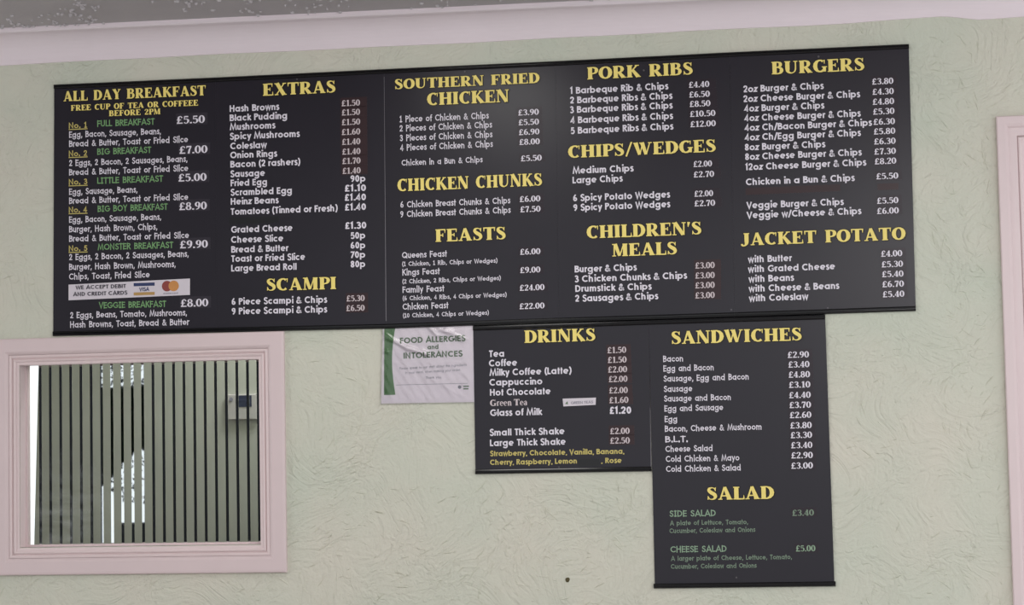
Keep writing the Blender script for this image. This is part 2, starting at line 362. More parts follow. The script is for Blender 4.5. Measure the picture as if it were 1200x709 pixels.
def heading_font():
    T, t = .285, .095
    G = {}
    def L(*p): return list(p)
    def sf(x, y, k=.2): return [(x - k, y, .075), (x + k, y, .075)]
    def stem(x, k=.2, w=T): return [[(x, 0, w), (x, 1, w)], sf(x, .037, k), sf(x, .963, k)]
    def bar(x0, x1, y): return [(x0, y, t), (x1, y, t)]
    def tick(x, a, b, w0=.09, w1=.03): return [(x, a, w0), (x, b, w1)]
    eE = lambda *a: EL(*a, wk=T, wn=t)
    G['A'] = (.96, [[(.14, .03, .1), (.43, 1, .13)], [(.44, 1, .2), (.74, .03, .29)], bar(.24, .66, .3), sf(.14, .037, .14), sf(.75, .037, .19)])
    bt = SM([(.2, .96, t), (.40, .96, t), (.57, .88, .18), (.6, .76, .23), (.55, .62, .17), (.38, .54, t), (.2, .54, t)])
    bb = SM([(.3, .54, t), (.44, .54, t), (.63, .44, .19), (.67, .28, .25), (.6, .11, .17), (.42, .04, t), (.2, .04, t)])
    G['B'] = (.84, stem(.2) + [bt, bb])
    G['C'] = (.86, [EL(.47, .5, .33, .455, 52, 312, wk=T, wn=t), tick(.76, .98, .66)])
    G['D'] = (.90, stem(.2) + [bar(.2, .40, .96) + EL(.38, .5, .36, .455, 80, -80, wk=T, wn=t) + bar(.38, .2, .04)])
    G['E'] = (.80, stem(.2) + [bar(.2, .66, .96), tick(.67, 1, .7, .1), bar(.2, .5, .52), tick(.52, .66, .38, .06, .06), bar(.2, .7, .04), tick(.72, 0, .32, .11)])
    G['F'] = (.76, stem(.2) + [bar(.2, .66, .96), tick(.67, 1, .68, .1), bar(.2, .5, .52), tick(.52, .66, .38, .06, .06)])
    G['G'] = (.94, G['C'][1] + [[(.76, .04, .2), (.76, .42, .22)], sf(.76, .42, .18)])
    G['H'] = (.98, stem(.2) + stem(.74) + [bar(.2, .74, .53)])
    G['I'] = (.44, stem(.2))
    G['J'] = (.62, [SM([(.38, 1, T), (.38, .4, T), (.36, .14, .22), (.22, -.02, .1), (.08, .02, .14), (.06, .13, .17)]), sf(.38, .963)])
    G['K'] = (.95, stem(.2) + [[(.3, .46, .09), (.68, .96, .11)], sf(.7, .963, .14), [(.4, .60, .2), (.78, .03, .29)], sf(.79, .037, .17)])
    G['L'] = (.74, stem(.2) + [bar(.2, .66, .04), tick(.68, 0, .34, .11)])
    G['M'] = (1.12, [[(.13, 0, .09), (.15, 1, .09)], sf(.13, .037, .13), sf(.1, .963, .1), [(.2, 1, .26), (.5, .04, .2)], [(.52, .04, .08), (.8, 1, .08)], [(.88, 0, T), (.88, 1, T)], sf(.88, .037), sf(.88, .963, .17)])
    G['N'] = (.96, [[(.14, 0, .09), (.14, 1, .09)], sf(.14, .037, .14), sf(.1, .963, .1), [(.18, 1, .27), (.74, .02, .25)], [(.79, 0, .09), (.79, 1, .09)], sf(.79, .963, .14)])
    G['O'] = (.94, [EL(.46, .5, .33, .455, 0, 360, wk=T, wn=t)])
    pb = SM([(.2, .96, t), (.42, .96, t), (.6, .87, .19), (.64, .72, .25), (.58, .55, .17), (.4, .47, t), (.2, .47, t)])
    G['P'] = (.76, stem(.2) + [pb])
    G['R'] = (.92, stem(.2) + [pb, [(.4, .5, .2), (.72, .04, .28)], sf(.77, .037, .14)])
    G['S'] = (.70, [SM([(.56, .74, .06), (.49, .9, .07), (.34, .96, .08), (.18, .9, .16), (.15, .74, .22), (.3, .57, .27), (.48, .44, .27), (.56, .26, .22), (.48, .1, .15), (.32, .04, .08), (.17, .09, .07), (.09, .27, .06)]),
                    tick(.57, .98, .68, .07), tick(.08, .02, .32, .07)])
    G['T'] = (.86, [[(.42, 0, T), (.42, 1, T)], sf(.42, .037), bar(.04, .8, .96), tick(.05, 1, .68, .11), tick(.79, 1, .68, .11)])
    G['U'] = (.94, [SM([(.2, 1, T), (.2, .4, T), (.24, .16, .2), (.44, .045, .1), (.66, .14, .09), (.74, .4, .09), (.74, 1, .09)]), sf(.2, .963), sf(.74, .963, .14)])
    G['W'] = (1.30, [[(.14, 1, T), (.40, .02, .2)], [(.42, .02, .08), (.62, .9, .08)], [(.58, 1, T), (.84, .02, .2)], [(.86, .02, .08), (1.12, 1, .08)], sf(.14, .963, .16), sf(.56, .963, .16), sf(1.12, .963, .13)])
    G['X'] = (.94, [[(.2, 1, .28), (.72, 0, .28)], [(.72, .96, .09), (.16, .04, .09)], sf(.2, .963, .18), sf(.74, .963, .14), sf(.17, .037, .14), sf(.74, .037, .18)])
    G['Y'] = (.88, [[(.18, 1, T), (.44, .48, .24)], [(.72, .97, .09), (.46, .48, .09)], [(.45, 0, T), (.45, .52, T)], sf(.17, .963, .17), sf(.71, .963, .14), sf(.45, .037)])
    G['/'] = (.56, [[(.08, -.08, .12), (.46, 1.08, .12)]])
    G["'"] = (.28, [[(.14, 1.0, .2), (.09, .62, .05)]])
    G['2'] = (.72, [SM([(.12, .72, .18), (.18, .9, .12), (.34, .96, .09), (.52, .84, .22), (.52, .64, .22), (.34, .4, .14), (.1, .1, .08)]), [(.08, .09, .18), (.62, .09, .18)], tick(.6, 0, .32, .08)])
    G = {k: (a + .035, st) for k, (a, st) in G.items()}
    G[' '] = (.55, [])
    return G

def price_font():
    G = {}
    sq = lambda x, y, w: [(x, y, w), (x, y + w, w)]
    G['0'] = (.6, [EL(.28, .5, .2, .46, 0, 360, wk=.2, wn=.08)])
    G['1'] = (.52, [[(.27, 0, .19), (.27, 1, .19)], [(.27, .94, .07), (.07, .82, .1)], [(.08, .04, .08), (.47, .04, .08)]])
    G['2'] = (.58, [SM([(.09, .74, .15), (.14, .9, .11), (.28, .96, .08), (.42, .86, .17), (.42, .66, .18), (.28, .4, .12), (.08, .1, .08)]), [(.05, .085, .17), (.5, .085, .17)]])
    G['3'] = (.58, [SM([(.1, .8, .14), (.17, .93, .09), (.3, .96, .08), (.42, .82, .17), (.4, .63, .15), (.22, .53, .08)]), SM([(.22, .53, .08), (.41, .44, .15), (.45, .25, .19), (.38, .08, .12), (.24, .04, .08), (.08, .16, .14)])])
    G['4'] = (.6, [[(.37, 0, .18), (.37, .98, .18)], [(.36, .95, .08), (.05, .3, .08)], [(.02, .27, .1), (.55, .27, .1)], [(.22, .04, .08), (.52, .04, .08)]])
    G['5'] = (.58, [[(.12, .9, .16), (.46, .9, .16)], [(.12, .95, .08), (.1, .54, .08)], SM([(.1, .54, .08), (.28, .6, .1), (.43, .48, .17), (.45, .28, .19), (.36, .08, .11), (.22, .04, .08), (.08, .16, .14)])])
    six = [EL(.29, .31, .18, .27, 0, 360, wk=.18, wn=.08), SM([(.13, .3, .19), (.14, .6, .18), (.24, .86, .13), (.44, .95, .09)])]
    G['6'] = (.6, six)
    G['9'] = (.6, [[(.58 - x, 1 - y, w) for x, y, w in s] for s in six])
    G['7'] = (.56, [[(.05, .9, .18), (.5, .9, .18)], [(.47, .88, .1), (.32, .5, .15), (.24, 0, .2)], [(.08, .95, .06), (.06, .68, .05)]])
    G['8'] = (.6, [EL(.28, .74, .16, .21, 0, 360, wk=.16, wn=.08), EL(.28, .27, .19, .24, 0, 360, wk=.19, wn=.08)])
    G['£'] = (.64, [SM([(.52, .74, .14), (.43, .93, .09), (.31, .94, .1), (.2, .75, .17), (.22, .4, .17), (.14, .1, .1)]), [(.04, .075, .15), (.58, .075, .15)], [(.04, .5, .09), (.44, .5, .09)]])
    G['.'] = (.26, [sq(.12, 0, .18)])
    G[' '] = (.3, [])
    G['e'] = (.56, [[(.1, .38, .07), (.45, .38, .07)], EL(.27, .35, .19, .32, 0, 310, wk=.17, wn=.07)])
    G['r'] = (.48, [[(.16, 0, .18), (.16, .7, .18)], [(.03, .04, .07), (.3, .04, .07)], SM([(.2, .52, .07), (.3, .66, .1), (.42, .62, .16)])])
    G['n'] = (.66, [[(.16, 0, .18), (.16, .7, .18)], [(.03, .04, .07), (.28, .04, .07)], SM([(.2, .5, .07), (.36, .67, .1), (.48, .5, .18), (.48, 0, .18)]), [(.38, .04, .07), (.62, .04, .07)]])
    G['a'] = (.56, [SM([(.1, .52, .13), (.24, .68, .08), (.38, .5, .17), (.38, 0, .18)]), EL(.22, .2, .14, .17, 0, 360, wk=.16, wn=.07)])
    HF = heading_font()
    G['G'] = HF['G']; G['T'] = HF['T']
    return G

FONTS = {'G': (sans(.198), False), 'C': (sans(.160, True), True), 'S': (sans(.11, True), True), 'D': (sans(.16), False), 'N': (sans(.205), False), 'H': (heading_font(), False), 'T': (price_font(), False)}

def ribbon(V, F, pts, rnd):
    P = [pts[0]]
    for p in pts[1:]:
        if abs(p[0] - P[-1][0]) + abs(p[1] - P[-1][1]) > 1e-4: P.append(p)
    if len(P) < 2: return
    closed = abs(P[0][0] - P[-1][0]) + abs(P[0][1] - P[-1][1]) < 1e-3
    n = len(P); b = len(V)
    def dirn(i, j):
        dx, dy = P[j][0] - P[i][0], P[j][1] - P[i][1]; d = math.hypot(dx, dy) or 1
        return dx / d, dy / d
    for i in range(n):
        if closed and i in (0, n - 1): d0, d1 = dirn(n - 2, n - 1), dirn(0, 1)
        else:
            d0 = dirn(i - 1, i) if i > 0 else dirn(0, 1)
            d1 = dirn(i, i + 1) if i < n - 1 else dirn(n - 2, n - 1)
        nx, ny = -(d0[1] + d1[1]), d0[0] + d1[0]
        m = math.hypot(nx, ny) or 1; nx /= m; ny /= m
        cs = nx * -d0[1] + ny * d0[0]
        k = P[i][2] / 2 / max(cs, .42)
        V.append((P[i][0] + nx * k, P[i][1] + ny * k)); V.append((P[i][0] - nx * k, P[i][1] - ny * k))
    for i in range(n - 1):
        F.append((b + 2 * i, b + 2 * i + 1, b + 2 * i + 3, b + 2 * i + 2))
    if rnd and not closed:
        for i, j in ((0, 1), (n - 1, n - 2)):
            dx, dy = dirn(j, i); q = P[i][2] / 2; c = len(V)
            a0 = math.atan2(dy, dx) - math.pi / 2
            for k in range(5):
                a = a0 + math.pi * k / 4
                V.append((P[i][0] + q * math.cos(a), P[i][1] + q * math.sin(a)))
            F.append((c, c + 1, c + 2, c + 3, c + 4))

def text_mesh(font, s):
    G, rnd = FONTS[font]
    V, F, x = [], [], 0.0
    x1 = 0
    for ch in s:
        adv, st = G[ch]
        for i, p in enumerate(st):
            n = len(V)
            ribbon(V, F, [(a + x, b, w) for a, b, w in p], rnd)
            V[n:] = [(a, b, i) for a, b in V[n:]]
        x += adv
    x0 = min(v[0] for v in V); x1 = max(v[0] for v in V)
    return [((a - x0) / (x1 - x0), b, i * 1.2e-5) for a, b, i in V], F       # overlapping pen strokes lie a hair apart

YT = -0.0068           # printed lettering lies this far in front of the wall
def put_text(name, font, s, px0, py0, px1, cap, m, parent, tilt=0.0, y=YT, fat=0.0, off=(0, 0)):
    """s set from its left baseline pixel to its right edge pixel, cap height in pixels"""
    a = at(px0, py0, y); b = at(px1, py0, y)
    mm = (at(px0, py0 - 10, y).z - a.z) / 10
    V, F = text_mesh(font, s)
    wd = b.x - a.x; h = cap * mm
    P = []
    for u, v, q in V:
        X = a.x + u * wd + off[0] * h; Z = a.z + v * h + u * wd * tilt + off[1] * h
        P.append((X, y - q, Z))
    return build(name, P, F, m, parent, (a.x, y, a.z))

# ------------------------------------------------------------------ the room
def wall_ridges(V, F, n, x0, x1, z0, z1, keep):
    """raised trowel strokes of the textured plaster"""
    def ang(x, z):
        return 1.6 * math.sin(2.1 * x + 1.3 * z) + 1.4 * math.sin(3.7 * z - 1.9 * x + 2) + 0.9 * math.sin(5.3 * x + 4.1 * z)
    made = 0; tries = 0
    while made < n and tries < n * 20:
        tries += 1
        x = random.uniform(x0, x1); z = random.uniform(z0, z1)
        dens = .5 + .5 * math.sin(3.1 * x + 2.2 * math.sin(2.7 * z)) * math.sin(4.3 * z + 1.7 * math.sin(1.9 * x))
        if z > 2.90: dens *= .15
        if random.random() > dens + .06 or not keep(x, z): continue
        made += 1
        a = ang(x, z) + random.gauss(0, .35)
        Ln = random.choice((.009, .012, .014, .018, .022, .03, .04, .055)) * random.uniform(.7, 1.2)
        wd = random.uniform(.0012, .0026); hh = min(.0028, random.uniform(.0008, .0026) * (0.6 + Ln * 12))
        k = random.gauss(0, 9.0)
        b = len(V); N = 7
        px, pz = x - Ln / 2 * math.cos(a), z - Ln / 2 * math.sin(a); aa = a - k * Ln / 2
        for i in range(N + 1):
            t = i / N; e = math.sin(math.pi * min(max(t, .04), .96)) ** .6
            nx, nz = -math.sin(aa), math.cos(aa)
            V += [(px + nx * wd * e * 1.6, .0005, pz + nz * wd * e * 1.6), (px, -hh * e, pz), (px - nx * wd * e * .8, .0005, pz - nz * wd * e * .8)]
            px += Ln / N * math.cos(aa); pz += Ln / N * math.sin(aa); aa += k * Ln / N
        for i in range(N):
            for j in (0, 1):
                q = b + 3 * i + j
                F.append((q, q + 1, q + 4, q + 3))

# window opening and door opening in the wall
WX0, WX1, WZ0, WZ1 = -0.131, 0.739, 1.2665, 1.913
DX0, DZ1 = 3.335, 2.545
V, F = [], []
XL, XR, ZT = -4.6, 4.4, 3.2
for x0, x1, z0, z1 in ((XL, WX0, 0, ZT), (WX0, WX1, 0, WZ0), (WX0, WX1, WZ1, ZT), (WX1, DX0, 0, ZT), (DX0, 4.15, DZ1, ZT), (4.15, XR, 0, ZT)):
    box(V, F, x0, x1, 0, .08, z0, z1)
ok = lambda x, z: not (-.24 < x < .84 and 1.16 < z < 2.0) and not (x > 3.22 and z < 2.66) \
    and not (-.05 < x < 3.03 and 1.96 < z < 2.93) and not (1.14 < x < 2.12 and 1.46 < z < 2.0) and not (2.05 < x < 2.71 and 1.07 < z < 2.0)
wall_ridges(V, F, 2300, -.6, 3.75, .95, 2.97, ok)
wall = struct(build('wall_back', V, F, 'wall'))

V, F = [], []
box(V, F, XL, XR, -9.5, 1.0, -.05, 0)
struct(build('floor', V, F, 'floor'))

def zc(x):             # the ceiling line drops slightly to the right
    return -.005 * (x + .16)
V, F = [], []
n = len(V)
V += [(XL, .08, 3.081 + zc(XL)), (XR, .08, 3.081 + zc(XR)), (XR, -5.2, 3.081 + zc(XR)), (XL, -5.2, 3.081 + zc(XL)),
      (XL, .08, 3.16), (XR, .08, 3.16), (XR, -5.2, 3.16), (XL, -5.2, 3.16)]
F += [(0, 1, 2, 3), (7, 6, 5, 4), (0, 4, 5, 1), (1, 5, 6, 2), (2, 6, 7, 3), (3, 7, 4, 0)]
def blob(x, y, r, hgt):
    b = len(V); k = 7; z = 3.0805 + zc(x)
    ph = random.uniform(0, 6)
    for i in range(k):
        a = ph + 2 * math.pi * i / k; q = r * random.uniform(.7, 1.25)
        V.append((x + q * math.cos(a), y + q * .8 * math.sin(a), z))
    for i in range(k):
        a = ph + 2 * math.pi * i / k; q = r * .5
        V.append((x + q * math.cos(a), y + q * .8 * math.sin(a), z - hgt))
    for i in range(k):
        j = (i + 1) % k
        F.append((b + i, b + k + i, b + k + j, b + j))
    F.append(tuple(b + k + i for i in range(k)))
for cx in [random.uniform(-.6, 1.95) for _ in range(44)]:
    cy = -random.uniform(.14, .58); s = random.uniform(.015, .06)
    for _ in range(random.randint(5, 20)):
        blob(cx + random.gauss(0, s), min(-.125, cy + random.gauss(0, s * 2.2)), random.uniform(.003, .0095), random.uniform(.003, .008))
struct(build('ceiling', V, F, 'ceiling'))

# concave plaster coving between wall and ceiling
V, F = [], []
prof = [(.0, 2.9700, 0), (-.0065, 2.9702, 0)] + [(-.1 + .093 * math.cos(R(t)), 2.9735 + .092 * math.sin(R(t)), t / 90) for t in range(0, 91, 9)]
prof += [(-.101, 3.062, 1), (-.110, 3.064, 1), (-.113, 3.067, 1), (-.113, 3.0795, 1), (-.113, 3.083, 1)]
xs = [XL + (XR - XL) * i / 300 for i in range(301)]
def sag(x):            # uneven bottom edge with a plaster lump near the right
    s = .0012 * math.sin(3.3 * x) + .0008 * math.sin(11 * x + 1)
    px = (x + .2007) / 2.9935 * 1000
    if 990 < px < 1100: s += .010 * (px - 990) / 110 
    if 1100 <= px < 1140: s += .010 * (1 - (px - 1100) / 22)
    if 1140 <= px < 1260: s -= .007 * (1 - (px - 1140) / 120)
    return s
for x in xs:
    for y, z, k in prof:
        V.append((x, y, z + zc(x) * k + sag(x) * max(0, 1 - 3 * k)))
m = len(prof)
for i in range(300):
    for j in range(m - 1):
        a = i * m + j
        F.append((a, a + 1, a + m + 1, a + m))
struct(build('trim_1', V, F, 'cove'))

# small brown stain on the wall, left of the salad board
def stain(px, py, r, label):
    p = at(px, py, -.001); V, F = [], []
    k = 12
    V.append((p.x, -.0032, p.z))
    for i in range(k):
        a = 2 * math.pi * i / k; q = r * random.uniform(.85, 1.15)
        V.append((p.x + q * math.cos(a), -.0004, p.z + q * math.sin(a)))
    for i in range(k): F.append((0, 1 + i, 1 + (i + 1) % k))
    o = build('wall_blemish', V, F, 'stain', None, (p.x, 0, p.z))
    o['label'] = label; o['category'] = 'blemish'
stain(665, 679.6, .008, 'small round brown blemish on the green wall left of the salad list')

# ------------------------------------------------------------------ window with pink frame and striped glass
win = struct(bpy.data.objects.new('window_1', None)); COL.objects.link(win)
win.location = (.30, 0, WZ0); win['_w'] = (.30, 0, WZ0)
V, F = [], []
loop_profile(V, F, [(-.225, 1.1715), (.828, 1.1715), (.828, 1.9965), (-.225, 1.9965)],
             [(0, .002), (0, -.014), (.003, -.017), (.010, -.018), (.046, -.018), (.052, -.015), (.0575, -.010), (.0575, .002)])
o = build('outer_architrave', V, F, 'trim', win, (.3, 0, 1.17))
V, F = [], []
loop_profile(V, F, [(-.1675, 1.229), (.7705, 1.229), (.7705, 1.939), (-.1675, 1.939)],
             [(0, .002), (0, -.004), (.001, -.009), (.006, -.0105), (.0105, -.009), (.0115, -.003), (.014, -.002), (.016, -.007), (.020, -.009), (.024, -.007), (.0255, -.003), (.030, -.003), (.0355, -.002), (.0372, .004), (.0375, .02)])
o = build('inner_bead', V, F, 'trim2', win, (.3, 0, 1.23))
V, F = [], []
fr = [(WX0, WZ0), (WX1, WZ0), (WX1, WZ1), (WX0, WZ1)]
loop_profile(V, F, fr, [(0.001, .0), (0.001, .050), (.008, .050), (.008, .056), (.002, .056), (.002, .092)])
o = build('reveal', V, F, 'trim', win, (.3, 0, 1.25)); 
V, F = [], []
slab(V, F, [(WX0 + .004, WZ0 + .004), (WX1 - .004, WZ0 + .004), (WX1 - .004, WZ1 - .004), (WX0 + .004, WZ1 - .004)], .080, .080)
F[:] = F[:1]; V[:] = V[:4]
o = build('glass_pane', V, F, 'glass', win, (WX0, .08, WZ0))
BY = .088
bars = [47.4, 59.2, 71.3, 83.2, 95.2, 107.2, 119.3, 131.4, 143.5, 155.5, 167.6, 179.9, 192.0, 204.2, 216.3, 228.5, 240.9, 253.4, 265.9, 278.5, 291.0, 303.2]
for q in bars:
    x = at(q, 530, BY).x
    V, F = [], []
    box(V, F, x - .0050, x + .0050, BY, BY + .002, WZ0 + .003, WZ1 - .003)
    build('mirrored_strip', V, F, 'mirror', win, (x, BY, WZ0))

# room behind the striped glass
RY = .75
pT = at(45.3, 425, RY); pB = at(40.0, 640, RY)
V, F = [], []
sl = (pT.x - pB.x) / (pT.z - pB.z)
xa, xb = pB.x - sl * pB.z, pB.x + sl * (3.0 - pB.z)
slab(V, F, [(xa, 0), (2.2, 0), (2.2, 3.0), (xb, 3.0)], RY, RY + .06)
xs_ = xa - .24                              # a bright doorway gap, then the rear wall goes on
slab(V, F, [(-2.6, 0), (xs_, 0), (xs_, 3.0), (-2.6, 3.0)], RY, RY + .06)
box(V, F, -2.66, -2.6, .08, RY + .06, 0, 3.0)
struct(build('wall_rear', V, F, 'rear'))
V, F = [], []
box(V, F, 2.2, 2.26, .08, RY + .06, 0, 3.0)
struct(build('wall_rear_side', V, F, 'rear'))
V, F = [], []
box(V, F, -2.66, 2.26, .08, RY + .06, 3.0, 3.06)
struct(build('trim_2', V, F, 'rear'))

# thermostat on the rear wall
a = at(266.6, 492.6, RY); b = at(302.5, 461.5, RY)
t = thing('thermostat', ((a.x + b.x) / 2, RY, a.z), 'cream wall thermostat with dark display on the olive wall seen through the striped window', 'thermostat')
V, F = [], []
loop_profile(V, F, [(a.x, a.z), (b.x, a.z), (b.x, b.z), (a.x, b.z)], [(0, RY), (0, RY - .018), (.004, RY - .022)])
q = len(V) - 4; F.append((q, q + 1, q + 2, q + 3))
build('housing', V, F, 'device', t, t.location)
c = at(276.9, 477, RY - .022); d = at(294.8, 463.2, RY - .022)
V, F = [], []
slab(V, F, [(c.x, c.z), (d.x, c.z), (d.x, d.z), (c.x, d.z)], RY - .024, RY - .0215)
build('display', V, F, 'lcd', t, (c.x, RY - .022, c.z))
c = at(271, 468, RY - .022)
V, F = [], []
disc(V, F, c.x, c.z, RY - .026, RY - .0215, .007)
build('button', V, F, 'greyink', t, (c.x, RY - .022, c.z))

# shop front behind the camera (what the mirrored strips and the gloss of the boards reflect)
FY = -8.3
mx0, mx1 = -2.905, -2.535
V, F = [], []
for x0, x1, z0, z1 in ((-3.9, mx0, 0, 3.2), (mx1, -1.4, 0, 3.2), (mx0, mx1, 0, .935), (-2.762, mx1, .935, 1.092), (mx0, mx1, 2.34, 3.2)):
    box(V, F, x0, x1, FY - .1, FY, z0, z1)
struct(build('wall_front', V, F, 'dark'))
# tree outside that front opening
t = thing('tree', (-3.9, -9.3, 0), 'dark leafy tree reflected in the mirrored strips of the striped window', 'tree')
V, F = [], []
pth = [(-3.9, 0, .09), (-3.86, 1.2, .08), (-3.7, 1.75, .06), (-3.3, 1.95, .05), (-2.9, 1.98, .035), (-2.4, 2.0, .02)]
for i, (x, z, r) in enumerate(pth):
    for k in range(8):
        aa = 2 * math.pi * k / 8
        V.append((x + r * math.cos(aa), -9.3 + r * math.sin(aa), z + (r * math.cos(aa) * (-1 if i > 1 else 0))))
for i in range(len(pth) - 1):
    for k in range(8):
        F.append((8 * i + k, 8 * i + (k + 1) % 8, 8 * i + 8 + (k + 1) % 8, 8 * i + 8 + k))
build('trunk', V, F, 'bark', t, (-3.9, -9.3, 0), True)
V, F = [], []
def leaf(x, y, z, s):
    a = random.uniform(0, 6.28); b = random.uniform(-.7, .7); n = len(V)
    ux, uy, uz = math.cos(a), math.sin(b) * .6, math.sin(a)
    vx, vy, vz = -math.sin(a), random.uniform(-.5, .5), math.cos(a)
    for du, dv in ((-1, 0), (0, -.45), (1, 0), (0, .45)):
        V.append((x + s * (du * ux + dv * vx), y + s * (du * uy + dv * vy), z + s * (du * uz + dv * vz)))
    F.append((n, n + 1, n + 2, n + 3))
def edges(x):
    u = min(1, max(0, (x + 3.24) / .37)) * 4; i = min(3, int(u)); f = u - i
    A = (1.37, 1.43, 1.53, 1.61, 1.65); B_ = (1.375, 1.307, 1.245, 1.21, 1.18)
    return A[i] + (A[i + 1] - A[i]) * f, B_[i] + (B_[i + 1] - B_[i]) * f
for _ in range(5200):                      # dense middle of the crown
    x = random.uniform(-3.5, -2.6); e0, e1 = edges(x)
    z = random.uniform(e0 + .03, 2.15)
    leaf(x, -9.3 + random.gauss(0, .03), z, random.uniform(.03, .045))
for _ in range(900):                       # loose fringe below and above
    x = random.uniform(-3.5, -2.6); e0, e1 = edges(x)
    z = random.uniform(e1, e0 + .02) if random.random() < .45 else random.uniform(2.14, 2.42)
    leaf(x, -9.3 + random.gauss(0, .03), z, random.uniform(.012, .022))
o = build('foliage', V, F, 'leaf', t, (-2.8, -9.3, 1.9)); o['kind'] = 'stuff'

# ------------------------------------------------------------------ door frame on the right
door = struct(bpy.data.objects.new('door_1', None)); COL.objects.link(door)
door.location = (3.7, 0, 0); door['_w'] = (3.7, 0, 0)
def door_loop(name, x0, x1, z1, prof, m):
    V, F = [], []
    for s, y in prof:
        V += [(x0 + s, y, 0), (x0 + s, y, z1 - s), (x1 - s, y, z1 - s), (x1 - s, y, 0)]
    for i in range(len(prof) - 1):
        for j in range(3):
            a = 4 * i + j
            F.append((a, a + 4, a + 5, a + 1))
    return build(name, V, F, m, door, (x0, 0, 0))
door_loop('architrave', 3.246, 4.24, 2.635, [(0, .003), (0, -.018), (.003, -.021), (.026, -.021), (.034, -.018), (.039, -.011), (.064, -.010), (.067, -.004), (.067, .003)], 'trim')
door_loop('inner_bead', 3.313, 4.173, 2.5665, [(0, .003), (0, -.005), (.002, -.009), (.006, -.010), (.010, -.009), (.011, -.003), (.0225, -.002), (.0226, .06)], 'trim2')
V, F = [], []
box(V, F, 3.335, 4.152, .030, .070, 0.005, 2.545)
lf = build('door_leaf', V, F, 'trim', door, (3.7, .05, 0))
for z0, z1 in ((.25, 1.05), (1.25, 2.4)):
    V, F = [], []
    loop_profile(V, F, [(3.45, z0), (4.04, z0), (4.04, z1), (3.45, z1)], [(0, .030), (.004, .022), (.014, .022), (.02, .027), (.02, .0298)])
    build('panel_moulding', V, F, 'trim2', lf, (3.7, .03, z0))
V, F = [], []
disc(V, F, 4.09, 1.15, -.03, .03, .012); disc(V, F, 4.09, 1.15, -.055, -.03, .027, 20)
build('door_knob', V, F, 'screw', lf, (4.09, .03, 1.15))

# ------------------------------------------------------------------ allergy notice in its clear sleeve
NY = -.0022
def px2(px, py, y=NY):
    p = at(px, py, y); return (p.x, p.z)
p = at(500, 474, 0)
nt_ = thing('allergy_notice', (p.x, 0, p.z), 'white food allergies and intolerances notice in a clear plastic sleeve, left of the drinks board', 'notice')
V, F = [], []
slab(V, F, [px2(446.6, 473.0), px2(557.5, 471.2), px2(557.5, 378), px2(448.6, 380)], NY, NY + .0012)
build('paper', V, F, 'notice', nt_, nt_.location)
V, F = [], []
L_ = [(450.0, 463.0), (463.2, 462.6)]
for yy in range(460, 380, -6):
    u = (yy - 380) / 83
    L_.append((463.4 - 4.2 * math.sin(math.pi * min(1, max(0, u))) ** 1.0 + .4 * (1 - u), yy))
L_ += [(463.8, 380), (450.4, 380.5)]
slab(V, F, [px2(*q) for q in L_], NY - .0003, NY + .0002)
o = build('green_band', V, F, 'bandgreen', nt_, (p.x, NY, p.z)); o['label'] = 'green band with a curved right edge'
def ntext(name, font, s, x0, y0, x1, cap, m, tl=.012):
    return put_text(name, font, s, x0, y0, x1, cap, m, nt_, tl, NY - .0005)
ntext('heading', 'N', 'FOOD ALLERGIES', 468.7, 402.7, 545.6, 6.9, 'noticeink')
ntext('heading', 'N', 'and', 501, 409.4, 513.8, 5.4, 'noticeink')
ntext('heading', 'N', 'INTOLERANCES', 472.9, 420.3, 542.2, 6.9, 'noticeink')
ntext('body_text', 'S', 'Please speak to our staff about the ingredients', 468, 433.2, 547, 2.7, 'greyink', .03)
ntext('body_text', 'S', 'in your meal, when making your order.', 475, 438.2, 540, 2.7, 'greyink', .03)
ntext('body_text', 'S', 'Thank you.', 498.7, 444, 517.6, 2.7, 'greyink', .02)
V, F = [], []
slab(V, F, [px2(464, 451.4), px2(548, 449.4), px2(548, 449.0), px2(464, 451.0)], NY - .0003, NY)
build('rule_line', V, F, 'greyink', nt_, (p.x, NY, p.z))
V, F = [], []
c = px2(538.6, 453.6); disc(V, F, c[0], c[1], NY - .0004, NY, .006, 12)
lg = build('logo', V, F, 'greyink', nt_, (c[0], NY, c[1]))
for q in ((543, 452.6, 549.5), (543, 455.6, 549)):
    V, F = [], []
    slab(V, F, [px2(q[0], q[1] + .8), px2(q[2], q[1] + .7), px2(q[2], q[1] - .7), px2(q[0], q[1] - .6)], NY - .0004, NY)
    build('logo_lettering', V, F, 'noticeink', lg, (c[0], NY, c[1]))
